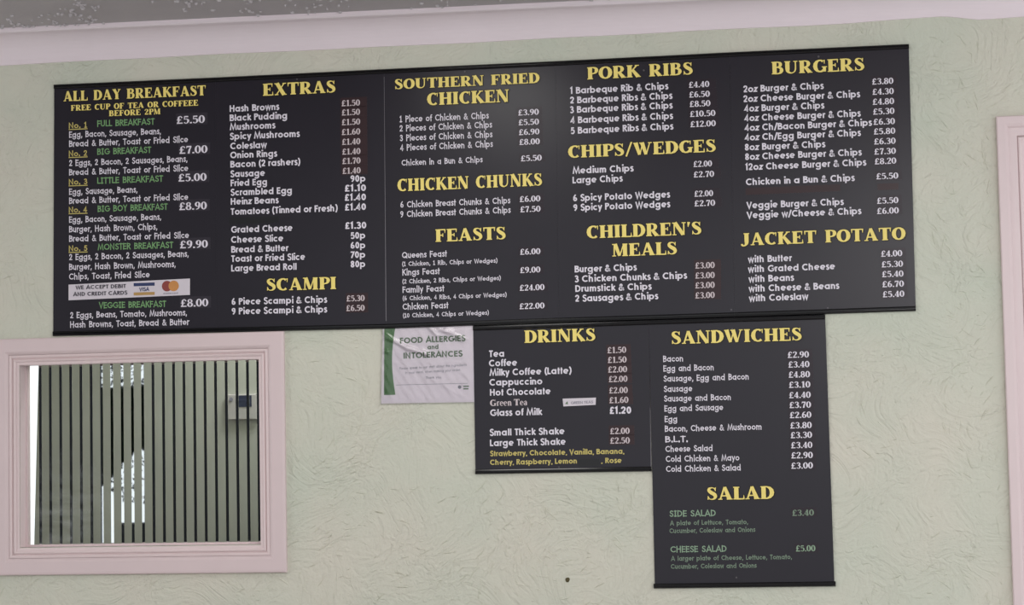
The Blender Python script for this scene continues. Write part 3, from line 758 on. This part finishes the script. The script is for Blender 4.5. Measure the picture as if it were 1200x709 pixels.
# sleeve: thin clear film with creases
V, F = [], []
NXg, NZg = 110, 96
A0, A1, A2, A3 = (445.0, 474.6), (557.0, 472.7), (557.0, 377), (447.2, 379)
creases = [((448, 389), (478, 408), 1.9, .0034), ((452, 396), (503, 416), 1.5, .0026), ((478, 408), (502, 414), 2.2, .0040), ((503, 382), (513, 393), 2.2, .0046),
           ((514, 385), (546, 397), 1.7, .0028), ((522, 386), (531, 388), 2.4, .004), ((449, 412), (455, 411), 2.2, .0036), ((450, 425), (552, 424), .9, .0005), ((500, 440), (552, 470), 2.4, .0006),
           ((505, 425), (530, 465), 2.6, .0004), ((446.5, 400), (447, 465), 1.2, .0016), ((530, 428), (552, 445), 2.4, .0007), ((528, 395), (552, 402), 1.4, .0012)]
for j in range(NZg + 1):
    for i in range(NXg + 1):
        u, v = i / NXg, j / NZg
        x = (A0[0] * (1 - u) + A1[0] * u) * (1 - v) + (A3[0] * (1 - u) + A2[0] * u) * v
        y = (A0[1] * (1 - u) + A1[1] * u) * (1 - v) + (A3[1] * (1 - u) + A2[1] * u) * v
        h = .0004 * math.sin(.21 * x + .13 * y) * math.sin(.17 * y - .05 * x) + .00025 * math.sin(.6 * x - .4 * y)
        for (xa_, ya_), (xb_, yb_), sg, am in creases:
            dx, dy = xb_ - xa_, yb_ - ya_; tt = ((x - xa_) * dx + (y - ya_) * dy) / (dx * dx + dy * dy)
            ex = max(0, -tt, tt - 1)
            tt = min(1, max(0, tt)); d = math.hypot(x - xa_ - tt * dx, y - ya_ - tt * dy)
            h += am * (max(0, 1 - d / (1.75 * sg)) if am > .0015 else math.exp(-(d / sg) ** 2)) * max(0, 1 - ex * 6)
        edge = min(u, 1 - u, v, 1 - v) * 12
        yy = NY - .0012 - max(0, h + .0006) * min(1, edge)
        q = at(x, y, NY); V.append((q.x, yy, q.z))
for j in range(NZg):
    for i in range(NXg):
        a = j * (NXg + 1) + i
        F.append((a, a + 1, a + NXg + 2, a + NXg + 1))
o = build('plastic_sleeve', V, F, 'sleeve', nt_, (p.x, NY, p.z), True); o['label'] = 'clear creased plastic sleeve'

# ------------------------------------------------------------------ menu boards
def lerp2(a, b, t): return (a[0] + (b[0] - a[0]) * t, a[1] + (b[1] - a[1]) * t)
PF, PB = -.0060, -.0022
def rail(name, bl, br, hgt, parent, under):
    """half-round black hanger rail along the poster edge; bl, br = lower corners (x,z)"""
    V, F = [], []
    prof = [(0, -.002), (0, -.0085), (.1, -.0112), (.28, -.0125), (.42, -.0122), (.5, -.0100), (.56, -.0100), (.64, -.0118), (.85, -.0112), (.96, -.0085), (1, -.0062), (1, -.002)]
    if under: prof = [(1 - a, y) for a, y in reversed(prof)]
    for (x, z) in (bl, br):
        V += [(x, y, z + hgt * s) for s, y in prof]
    m = len(prof)
    for j in range(m - 1): F.append((j, m + j, m + j + 1, j + 1))
    F.append(tuple(reversed(range(m)))) ; F.append(tuple(range(m, 2 * m)))
    return build(name, V, F, 'rail', parent, (bl[0], 0, bl[1]))

def menu_board(label, TL, TR, BR, BL, edge=None, rails=(.0165, .0165), bot_over=0.0):
    P = [tuple(at(x, y, PF)[i] for i in (0, 2)) for x, y in (BL, BR, TR, TL)]
    cx = (P[0][0] + P[1][0]) / 2
    t = thing('menu_board', (cx, 0, P[0][1]), label, 'menu board', 'black menu boards hung edge to edge on the green wall')
    g = .0001
    V, F = [], []
    slab(V, F, [(P[0][0] + g, P[0][1] + .004), (P[1][0] - g, P[1][1] + .004), (P[2][0] - g, P[2][1] - .004), (P[3][0] + g, P[3][1] - .004)], PF, PB)
    build('printed_panel', V, F, 'poster', t, (cx, 0, P[0][1]))
    rail('top_rail', (P[3][0] + g, P[3][1] - rails[0]), (P[2][0] - g, P[2][1] - rails[0]), rails[0], t, False)
    rail('bottom_rail', (P[0][0] + g - bot_over, P[0][1]), (P[1][0] - g + bot_over, P[1][1]), rails[1], t, True)
    if edge:
        V, F = [], []
        a = lerp2(P[1], P[2], edge[0]); b = lerp2(P[1], P[2], edge[1]); w = .0024
        slab(V, F, [(a[0] - g - w, a[1]), (a[0] - g, a[1]), (b[0] - g, b[1]), (b[0] - g - w * .4, b[1])], PF - .0008, PF + .0005)
        o = build('lifted_edge', V, F, 'edge', t, (a[0], PF, a[1])); o['label'] = 'pale grey lifted right edge of the laminate'
    tt = (P[2][1] - P[3][1]) / (P[2][0] - P[3][0]); tb = (P[1][1] - P[0][1]) / (P[1][0] - P[0][0])
    zt, zb = (P[2][1] + P[3][1]) / 2, (P[0][1] + P[1][1]) / 2
    t['_tilt'] = (tb, tt, zb, zt)
    return t

def tilt_at(t, z):
    tb, tt, zb, zt = t['_tilt']; k = (z - zb) / (zt - zb)
    return tb + (tt - tb) * k

def heading(t, s, x0, y0, x1, cap):
    """yellow heading, one part per printed word, each with its black outline as a sub-part"""
    k = tilt_at(t, at(x0, y0).z)
    V, F = text_mesh('H', s)
    a = at(x0, y0, YT); b = at(x1, y0, YT); mm = (at(x0, y0 - 10, YT).z - a.z) / 10; h = cap * mm; wd = b.x - a.x
    # where each word ends, from the same layout
    G = FONTS['H'][0]; ends = []; n = 0
    for ch in s:
        if ch == ' ': ends.append(n); continue
        for p in G[ch][1]:
            tmp = []; ribbon(tmp, [], p, False); n += len(tmp)
    ends.append(n); lo = 0
    for word, hi in zip(s.split(' '), ends):
        W_ = V[lo:hi]; FF = [tuple(q - lo for q in f) for f in F if lo <= f[0] < hi]; lo = hi
        org = (a.x + min(v[0] for v in W_) * wd, YT, a.z)
        o = build('heading', [(a.x + u * wd, YT - .0003 - q, a.z + v * h + u * wd * k) for u, v, q in W_], FF, 'yellow', t, org)
        o['label'] = 'yellow serif heading lettering ' + word
        P, Q = [], []
        for j, (dx, dy) in enumerate(((.07, -.07), (-.05, .05), (-.05, -.05), (.05, .05), (.10, -.03))):
            m = len(P)
            P += [(a.x + u * wd + dx * h, YT + .0002 - q * .3 - j * 4e-5, a.z + v * h + u * wd * k + dy * h) for u, v, q in W_]
            Q += [tuple(m + i for i in f) for f in FF]
        build('heading_outline', P, Q, 'shadow', o, org)

def item(t, font, s, x0, y0, x1, cap, m='white'):
    return put_text('item_lettering', font, s, x0, y0, x1, cap, m, t, tilt_at(t, at(x0, y0).z))

def price(t, s, x0, y0, x1, cap, m='white', st=None, pad=(1.5, 6.5), up=2.6, dn=1.6):
    """a price; st = sticker material when it is printed on its own sticker"""
    k = tilt_at(t, at(x0, y0).z)
    if not st:
        return put_text('price_lettering', 'G', s, x0, y0, x1, cap, m, t, k)
    a = at(x0 - pad[0], y0 + dn, PF); b = at(x1 + pad[1], y0 + dn, PF); z1 = at(x0 - pad[0], y0 - cap - up, PF).z
    d = (b.x - a.x) * k
    V, F = [], []
    slab(V, F, [(a.x, a.z), (b.x, a.z + d), (b.x, z1 + d), (a.x, z1)], PF - .0004, PF + .0002)
    o = build('price_sticker', V, F, st, t, (a.x, PF, a.z))
    put_text('price_lettering', 'T', s, x0, y0, x1, cap, m, o, k)
    return o

def screw(t, px, py, r=.0028):
    p = at(px, py, PF); V, F = [], []
    disc(V, F, p.x, p.z, PF - .0016, PF + .0005, r, 10)
    build('fixing_screw', V, F, 'screw', t, (p.x, PF, p.z))

def rect(t, name, m, x0, y0, x1, y1, x2=None, y2=None, x3=None, y3=None, dy=.0004):
    """flat label: corners given as BL, TR pixels (or BL, BR, TR, TL)"""
    k = tilt_at(t, at(x0, y0).z) if '_tilt' in t else 0
    if x2 is None:
        a = at(x0, y0, PF); b = at(x1, y0, PF); z1 = at(x0, y1, PF).z; d = (b.x - a.x) * k
        c = [(a.x, a.z), (b.x, a.z + d), (b.x, z1 + d), (a.x, z1)]
    else:
        c = [(at(x, y, PF).x, at(x, y, PF).z) for x, y in ((x0, y0), (x1, y1), (x2, y2), (x3, y3))]
    V, F = [], []
    slab(V, F, c, PF - dy, PF + .0002)
    return build(name, V, F, m, t, (c[0][0], PF, c[0][1]))

# --- all day breakfast
B = menu_board('leftmost menu board, All Day Breakfast, five numbered breakfasts and a card payment sticker', (63.5, 99.1), (252.5, 90.7), (254, 389.6), (62.3, 394.0))
heading(B, 'ALL DAY BREAKFAST', 74.4, 118.8, 241.3, 11.6)
heading(B, 'FREE CUP OF TEA OR COFFEEE', 83.2, 129.9, 232.3, 6.6)
heading(B, 'BEFORE 2PM', 127.8, 136.2, 188, 6.6)
BB = 'Bread & Butter, Toast or Fried Slice'
for no, y, nm, nx, ny, x1, pr, px, py, px1 in (
        ('No. 1', 150.4, 'FULL BREAKFAST', 114, 148.4, 181.5, '£5.50', 207.2, 145.2, 240.2),
        ('No. 2', 183.3, 'BIG BREAKFAST', 114, 181.3, 177.5, '£7.00', 210.4, 180.3, 243.3),
        ('No. 3', 216.5, 'LITTLE BREAKFAST', 114, 215.3, 191.4, '£5.00', 209.3, 212.8, 242.2),
        ('No. 4', 249.2, 'BIG BOY BREAKFAST', 114.5, 248.2, 196.7, '£8.90', 210.2, 246.3, 242.5),
        ('No. 5', 294.5, 'MONSTER BREAKFAST', 114.5, 293.0, 203.4, '£9.90', 211.1, 291.1, 243.7),
        (None, 0, 'VEGGIE BREAKFAST', 115.9, 361.4, 195, '£8.00', 212, 359.7, 244.2)):
    if no:
        o = item(B, 'C', no, 80.7, y, 102.3, 6.4, 'yellow2')
        o['label'] = 'yellow underlined number'
        rect(B, 'underline', 'yellow2', 80.5, y + 1.9, 102.6, y + 0.9)
    o = item(B, 'C', nm, nx, ny, x1, 7.0, 'green'); o['label'] = 'green breakfast name'
    price(B, pr, px, py, px1, 9.0, 'white', 'patch3', (1, 3), 3, 1.5)
for s, y, x1 in (('Egg, Bacon, Sausage, Beans,', 161.3, 188.5), (BB, 172, 220.3), ('2 Eggs, 2 Bacon, 2 Sausages, Beans,', 194.6, 219.6), (BB, 205.4, 220.5),
                 ('Egg, Sausage, Beans,', 228.2, 161), (BB, 238.8, 220.5), ('Egg, Bacon, Sausage, Beans,', 260.9, 188.8), ('Burger, Hash Brown, Chips,', 272.2, 184.3), (BB, 283.2, 221.4),
                 ('2 Eggs, 2 Bacon, 2 Sausages, Beans,', 304.8, 221), ('Burger, Hash Brown, Mushrooms,', 316.3, 205.8), ('Chips, Toast, Fried Slice', 327.6, 175.4),
                 ('2 Eggs, Beans, Tomato, Mushrooms,', 372.9, 219), ('Hash Browns, Toast, Bread & Butter', 383.9, 222.1)):
    item(B, 'C', s, 81 if y < 350 else 82.2, y, x1, 7.0)
S_ = rect(B, 'card_sticker', 'paper', 80.4, 351.9, 222.6, 345.6, 222.6, 326.4, 80.4, 333.6); S_['label'] = 'white sticker about debit and credit cards'
def ctext(s, x0, y0, x1, cap, m='ink', y=PF - .0012):
    return put_text('sticker_lettering', 'N', s, x0, y0, x1, cap, m, S_, .0, y)
ctext('WE ACCEPT DEBIT', 88.4, 339.3, 147.6, 4.6); ctext('AND CREDIT CARDS', 85.5, 347.2, 149.3, 4.6)
def cpatch(name, m, x0, y0, x1, y1, dy=.0008): 
    a = at(x0, y0, PF); b = at(x1, y1, PF); V, F = [], []
    slab(V, F, [(a.x, a.z), (b.x, a.z), (b.x, b.z), (a.x, b.z)], PF - dy, PF - .0003)
    return build(name, V, F, m, S_, (a.x, PF, a.z))
cpatch('logo_blue_band', 'visablue', 156.7, 335.6, 181.3, 331.0)
cpatch('logo_gold_band', 'visagold', 156.7, 346.3, 181.3, 342.0)
ctext('VISA', 163, 341.3, 175, 4.4, 'visablue')
for x, m, dy in ((195.8, 'mcred', .0008), (203.6, 'mcorange', .0010)):
    c = at(x, 335.3 - (x - 196) * .03, PF); V, F = [], []
    disc(V, F, c.x, c.z, PF - dy, PF - .0003, .0186, 24)
    build('logo_disc', V, F, m, S_, (c.x, PF, c.z))
ctext('mastercard', 191.5, 344.8, 208.5, 1.9, 'greyink')
screw(B, 157.5, 387, .003)

# --- extras and scampi
B = menu_board('second menu board from the left, Extras above Scampi, with reddish price stickers', (252.5, 90.7), (450.3, 80.9), (453, 385.3), (254, 389.6), (.03, .97))
heading(B, 'EXTRAS', 308.2, 112.3, 393.2, 14.0)
for s, x0, y0, x1 in (('Hash Browns', 269.2, 131.2, 327.4), ('Black Pudding', 269.2, 142, 336.4), ('Mushrooms', 269.2, 152.6, 322.9), ('Spicy Mushrooms', 269.4, 163.7, 351.5), ('Coleslaw', 269.9, 175, 312.9),
                      ('Onion Rings', 269.9, 185.6, 324.9), ('Bacon (2 rashers)', 270, 196.4, 352), ('Sausage', 270, 207.7, 310.5), ('Fried Egg', 270.3, 218.3, 312.9), ('Scrambled Egg', 270.3, 229.3, 342),
                      ('Heinz Beans', 270.4, 240, 326.7), ('Tomatoes (Tinned or Fresh)', 270.4, 251.8, 395.8), ('Grated Cheese', 270.9, 272.9, 342.8), ('Cheese Slice', 270.9, 284.7, 332), ('Bread & Butter', 271, 296.2, 338.2),
                      ('Toast or Fried Slice', 271, 307, 357.6), ('Large Bread Roll', 271, 318.2, 347.6), ('6 Piece Scampi & Chips', 271.6, 357.3, 383.5), ('9 Piece Scampi & Chips', 271.6, 368.6, 383.5)):
    item(B, 'G', s, x0, y0, x1, 7.7)
for s, x0, y0, x1 in (('£1.50', 400.5, 124.6, 422), ('£1.50', 400.7, 135.4, 422), ('£1.50', 400.7, 146.8, 422.2), ('£1.60', 400.7, 158.3, 422.3), ('£1.40', 401, 169.8, 422.4), ('£1.40', 401.3, 181.3, 422.5), ('£1.70', 401.4, 192.3, 422.6), ('£1.40', 401.6, 203.8, 422.7)):
    price(B, s, x0, y0, x1, 7.1, 'pinkish', 'patch', (1.5, 8.2), 2.8, 1.4)
for s, x0, y0, x1 in (('90p', 410.8, 213.3, 428.2), ('£1.10', 404, 224.6, 428.9), ('£1.40', 404, 235.4, 428.9), ('£1.40', 404.2, 246.8, 428.9), ('£1.30', 404.4, 268.4, 429.3), ('50p', 411, 279.9, 428), ('60p', 411, 291.4, 428), ('70p', 411, 302.4, 428), ('80p', 411, 313.4, 428)):
    price(B, s, x0, y0, x1, 7.7)
heading(B, 'SCAMPI', 312.8, 340.8, 393.9, 14.2)
price(B, '£5.30', 406.3, 353.2, 427.4, 7, 'pinkish', 'patch', (1, 4), 2.6, 1.5); price(B, '£6.50', 406, 364.6, 427.4, 7, 'pinkish', 'patch', (1, 4), 2.6, 2)
o = rect(B, 'cover_tape', 'tape', 269, 262.9, 327, 255.2); o['label'] = 'black tape covering a removed item'
screw(B, 348, 92.8); screw(B, 353.5, 384)

# --- chicken and feasts
B = menu_board('third menu board from the left, Southern Fried Chicken, Chicken Chunks and Feasts', (450.3, 80.9), (651, 71.6), (655, 378.2), (453, 385.3))
heading(B, 'SOUTHERN FRIED', 463.1, 104.7, 632.7, 11.8)
heading(B, 'CHICKEN', 500.5, 123.5, 596.6, 14.4)
heading(B, 'CHICKEN CHUNKS', 465.8, 224.3, 635.4, 14.4)
heading(B, 'FEASTS', 510.4, 283.5, 592.7, 14.6)
for s, x0, y0, x1, h in (('1 Piece of Chicken & Chips', 468.3, 143.3, 572.9, 7.2), ('2 Pieces of Chicken & Chips', 468.3, 154.1, 576.8, 7.2), ('3 Pieces of Chicken & Chips', 468.7, 165.4, 577.2, 7.2), ('4 Pieces of Chicken & Chips', 468.7, 176.7, 577.7, 7.2),
                         ('Chicken in a Bun & Chips', 470.8, 194, 565.7, 6.5), ('6 Chicken Breast Chunks & Chips', 469.4, 243.3, 598.2, 7), ('9 Chicken Breast Chunks & Chips', 469.2, 254.5, 598.6, 7),
                         ('Queens Feast', 471.3, 302.5, 524.1, 7), ('(1 Chicken, 1 Rib, Chips or Wedges)', 471.3, 311.9, 583, 5), ('Kings Feast', 471.6, 322.6, 515.7, 7), ('(2 Chicken, 2 Ribs, Chips or Wedges)', 471.6, 332.4, 586.9, 5),
                         ('Family Feast', 471.8, 343, 521, 7), ('(6 Chicken, 4 Ribs, 4 Chips or Wedges)', 472, 352.1, 593.8, 5), ('Chicken Feast', 472, 362.9, 525.8, 7), ('(10 Chicken, 4 Chips or Wedges)', 472.3, 372.3, 573, 5)):
    item(B, 'C', s, x0, y0, x1, h)
for s, x0, y0, x1 in (('£3.90', 607.5, 135.4, 631.6), ('£5.50', 607.9, 146.9, 631.8), ('£6.90', 608.3, 158.4, 632.3), ('£8.00', 608.8, 169.9, 632.7), ('£5.50', 610.6, 189.1, 635), ('£6.00', 609.2, 236.8, 633.4), ('£7.50', 609.9, 248.8, 633.6),
                      ('£6.00', 609.7, 298.6, 633.4), ('£9.00', 609.7, 320, 633.4), ('£24.00', 609.2, 340.8, 638.2), ('£22.00', 609, 362.4, 638.2)):
    price(B, s, x0, y0, x1, 6.9, 'white', 'patch2', (2, 4), 2.4, 1.6)
screw(B, 544.7, 83.8); screw(B, 555, 377.5)

# --- ribs, chips, children's meals
B = menu_board("fourth menu board from the left, Pork Ribs, Chips/Wedges and Children's Meals", (651, 71.6), (855, 61.2), (861, 371.9), (655, 378.2))
heading(B, 'PORK RIBS', 688.3, 93.2, 812, 14.2)
heading(B, 'CHIPS/WEDGES', 665.8, 185.2, 839, 14.4)
heading(B, "CHILDREN'S", 687.6, 279.5, 822.1, 14.8)
heading(B, 'MEALS', 717.6, 300.6, 793.4, 14.6)
for s, x0, y0, x1 in (('1 Barbeque Rib & Chips', 668, 110.1, 783.5), ('2 Barbeque Ribs & Chips', 668, 121.4, 788.3), ('3 Barbeque Ribs & Chips', 668, 132.6, 788.5), ('4 Barbeque Ribs & Chips', 668, 144.8, 789), ('5 Barbeque Ribs & Chips', 669, 157, 789.4),
                      ('Medium Chips', 671, 203.7, 742.7), ('Large Chips', 671, 215, 729.9), ('6 Spicy Potato Wedges', 671.8, 235.9, 785.5), ('9 Spicy Potato Wedges', 672, 247.2, 785.7),
                      ('Burger & Chips', 673.5, 319.3, 746.4), ('3 Chicken Chunks & Chips', 673.5, 330.8, 805.4), ('Drumstick & Chips', 674.2, 342.1, 763.9), ('2 Sausages & Chips', 674, 353.6, 771.6)):
    item(B, 'G', s, x0, y0, x1, 7.8)
for s, x0, y0, x1 in (('£4.40', 807.5, 102.9, 831.4), ('£6.50', 807.9, 114.4, 832), ('£8.50', 808.4, 125.4, 832.7), ('£10.50', 808.8, 137.1, 838.6), ('£12.00', 809.3, 149.1, 839), ('£2.00', 812.9, 195.8, 834.5), ('£2.70', 813.1, 208, 837), ('£2.00', 814, 230.6, 835.8), ('£2.70', 814, 241.9, 838.2)):
    price(B, s, x0, y0, x1, 7.0, 'white', 'patch2', (2, 4 if len(s) > 5 else 8), 2.6, 1.6)
for y0 in (314.8, 326.5, 338, 349.8):
    price(B, '£3.00', 815, y0, 837.7, 7.2, 'pinkish', 'patch', (1.5, 7.5), 2.9, 1.5)
screw(B, 754.5, 82.5, .0032); screw(B, 857, 363)

# --- burgers, jacket potato
B = menu_board('rightmost menu board of the long row, Burgers above Jacket Potato', (855, 61.2), (1065, 51.5), (1073.3, 364.6), (861, 371.9))
heading(B, 'BURGERS', 904.4, 87.2, 1013.1, 14.6)
heading(B, 'JACKET POTATO', 868.2, 287.9, 1061.8, 14.4)
for s, x0, y0, x1 in (('2oz Burger & Chips', 871.1, 108.3, 965.6), ('2oz Cheese Burger & Chips', 871.1, 119.8, 1008.3), ('4oz Burger & Chips', 871.6, 131.1, 966.3), ('4oz Cheese Burger & Chips', 871.8, 142.3, 1009), ('4oz Ch/Bacon Burger & Chips', 872.1, 153.6, 1022.2),
                      ('4oz Ch/Egg Burger & Chips', 872.3, 164.9, 1009.2), ('8oz Burger & Chips', 873, 176.4, 967.5), ('8oz Cheese Burger & Chips', 873.3, 187.6, 1010.2), ('12oz Cheese Burger & Chips', 873.3, 199.6, 1015.5), ('Chicken in a Bun & Chips', 874.2, 217.1, 1002),
                      ('Veggie Burger & Chips', 874.7, 244.5, 989.1), ('Veggie w/Cheese & Chips', 874.9, 256, 1009.8), ('with Butter', 876.5, 307.8, 928.3), ('with Grated Cheese', 876.5, 319.3, 978.7), ('with Beans', 877.1, 330.8, 930.7), ('with Cheese & Beans', 877.3, 342.1, 983.8), ('with Coleslaw', 877.6, 353.4, 947.6)):
    item(B, 'G', s, x0, y0, x1, 7.8)
for s, x0, y0, x1 in (('£3.80', 1022.2, 99.2, 1047.1), ('£4.30', 1022.7, 111.2, 1047.6), ('£4.80', 1022.9, 122.9, 1048), ('£5.30', 1023.4, 134.4, 1048.4), ('£6.30', 1023.9, 146.4, 1049), ('£5.80', 1024.2, 157.7, 1049.4), ('£6.30', 1024.6, 169.4, 1049.8), ('£7.30', 1024.8, 181.2, 1050.1), ('£8.20', 1025.3, 192.7, 1050.5), ('£5.50', 1027.2, 210.2, 1052.9),
                      ('£5.50', 1028, 238.9, 1053), ('£6.00', 1028, 250.9, 1053.5), ('£4.00', 1032.8, 301, 1057.5), ('£5.30', 1033.4, 313.4, 1058.4), ('£5.40', 1033.9, 324.9, 1059), ('£6.70', 1034.2, 336.7, 1059.5), ('£5.40', 1034.7, 348.5, 1060)):
    price(B, s, x0, y0, x1, 7.2, 'white', 'patch2', (1.0, 4), 2.6, 1.6)
o = rect(B, 'cover_tape', 'patch', 874, 228.4, 985, 220.4); o['label'] = 'dark tape covering a removed item'
o = rect(B, 'cover_tape', 'patch', 1028.5, 223.0, 1053, 215.4); o['label'] = 'dark tape covering a removed price'
screw(B, 959.2, 66.4, .0036); screw(B, 970, 361)

# --- drinks
B = menu_board('smallest menu board, Drinks, under the long row beside the allergy notice', (554.4, 381.9), (760.2, 374.9), (763.6, 552.4), (557.2, 555.8), (.02, .42))
heading(B, 'DRINKS', 614.7, 401.9, 697.8, 14.6)
for s, x0, y0, x1 in (('Tea', 573.1, 418.5, 590.8), ('Coffee', 573.1, 429.5, 606), ('Milky Coffee (Latte)', 573.6, 440.5, 669.9), ('Cappuccino', 573.6, 452, 635.6), ('Hot Chocolate', 574.2, 463.8, 645.3), ('Glass of Milk', 574.4, 487.6, 635.8), ('Small Thick Shake', 573.9, 510.7, 661.6), ('Large Thick Shake', 574.2, 522.9, 663)):
    item(B, 'G', s, x0, y0, x1, 7.8)
o = item(B, 'T', 'Green Tea', 574.2, 475.9, 617.6, 7.4, 'pinkish'); o['label'] = 'greyish pink serif lettering Green Tea'
for s, x0, y0, x1 in (('Strawberry, Chocolate, Vanilla, Banana,', 574.4, 534.6, 731.8), ('Cherry, Raspberry, Lemon', 574.4, 544.9, 676.1), (', Rose', 704.5, 542.8, 728.6)):
    o = item(B, 'G', s, x0, y0, x1, 6.2, 'yellow2'); o['label'] = 'yellow list of shake flavours'
for s, x0, y0, x1 in (('£1.50', 712, 414, 734), ('£1.50', 712.5, 425.4, 734.4), ('£2.00', 712.8, 436.7, 735), ('£2.00', 713.6, 447.9, 735.4), ('£2.00', 714.1, 461.1, 735.8), ('£1.60', 714.3, 472.6, 736.6), ('£2.00', 715.2, 508.8, 738), ('£2.50', 715.2, 520, 738.2)):
    price(B, s, x0, y0, x1, 7.2, 'pinkish', 'patch', (1.5, 5.5), 2.8, 1.6)
price(B, '£1.20', 714.4, 485.2, 739.8, 8.2)
o = rect(B, 'cover_tape', 'tape', 677.5, 546.6, 703, 538.2); o['label'] = 'black tape covering a removed flavour'
S_ = rect(B, 'tea_sticker', 'paper', 660.2, 476.3, 698.0, 474.4, 698.4, 466.0, 659.4, 467.2); S_['label'] = 'small white green tea sticker'
c = [(662.3, 473.4), (665.6, 473.8), (665.2, 470.2), (663.6, 471.6)]
V, F = [], []
slab(V, F, [(at(x, y, PF).x, at(x, y, PF).z) for x, y in c], PF - .0009, PF - .0002)
build('leaf_mark', V, F, 'noticeink', S_, (at(662, 473, PF).x, PF, at(662, 473, PF).z))
put_text('sticker_lettering', 'D', 'GREEN TEAS', 669, 473.6, 695, 3.0, 'greyink', S_, .02, PF - .0012)
screw(B, 655, 547.5)

# --- sandwiches and salad
B = menu_board('tall lowest menu board, Sandwiches above Salad, right of the Drinks board', (760.2, 374.9), (967, 368.4), (978.0, 687.2), (767.5, 689.8), bot_over=.004)
heading(B, 'SANDWICHES', 787.3, 403.3, 939.6, 14.8)
heading(B, 'SALAD', 829.1, 585.9, 907.5, 14.8)
for s, x0, y0, x1 in (('Bacon', 777.2, 424, 800.4), ('Egg and Bacon', 777.5, 435.3, 836.4), ('Sausage, Egg and Bacon', 777.7, 447.2, 877.4), ('Sausage', 778, 459.3, 811.3), ('Sausage and Bacon', 778.2, 470.6, 856.4), ('Egg and Sausage', 778.7, 482.2, 847.5), ('Egg', 779, 494.6, 793.5),
                      ('Bacon, Cheese & Mushroom', 779.2, 505.9, 892.5), ('B.L.T.', 779.7, 518.3, 806), ('Cheese Salad', 780, 529.6, 835), ('Cold Chicken & Mayo', 780.4, 541.3, 866.5), ('Cold Chicken & Salad', 780.7, 553, 868)):
    item(B, 'C', s, x0, y0, x1, 6.9)
for s, x0, y0, x1 in (('£2.90', 923.3, 419.5, 948.2), ('£3.40', 924.1, 430.9, 948.8), ('£4.80', 924.4, 442.7, 949.4), ('£3.10', 924.8, 454.6, 949.8), ('£4.40', 925, 466.7, 950.2), ('£3.70', 925.3, 478.3, 950.6), ('£2.60', 925.8, 490.1, 951), ('£3.80', 926.3, 502.2, 951.4), ('£3.30', 926.8, 513.6, 951.8), ('£3.40', 927.3, 525.4, 952.2), ('£2.90', 927.5, 537.3, 952.7), ('£3.00', 927.4, 549.4, 952.8)):
    price(B, s, x0, y0, x1, 7.3, 'white', 'patch2', (1.5, 4), 2.6, 1.6)
for s, x0, y0, x1, h in (('SIDE SALAD', 784.7, 605.5, 838.7, 7), ('CHEESE SALAD', 785.9, 647.3, 851.4, 7)):
    o = item(B, 'C', s, x0, y0, x1, h, 'green2'); o['label'] = 'green salad name'
for s, x0, y0, x1 in (('A plate of Lettuce, Tomato,', 785.2, 615.6, 876.6), ('Cucumber, Coleslaw and Onions', 784.7, 624.7, 885.2), ('A larger plate of Cheese, Lettuce, Tomato,', 786.4, 657.1, 928.1), ('Cucumber, Coleslaw and Onions', 786.4, 666.5, 886.7)):
    o = item(B, 'C', s, x0, y0, x1, 5.3, 'green3'); o['label'] = 'grey green description'
price(B, '£3.40', 928.6, 604.6, 954, 7.2, 'green3', 'patch2', (1.5, 4), 2.6, 1.6)
price(B, '£5.00', 932.9, 646.3, 955.7, 7.2, 'green2', 'patch2', (1.5, 4), 2.6, 1.6)
screw(B, 863, 676.8, .003); screw(B, 858, 385.5)

for o in bpy.data.objects:
    for k in ('_w', '_tilt'):
        if k in o: del o[k]
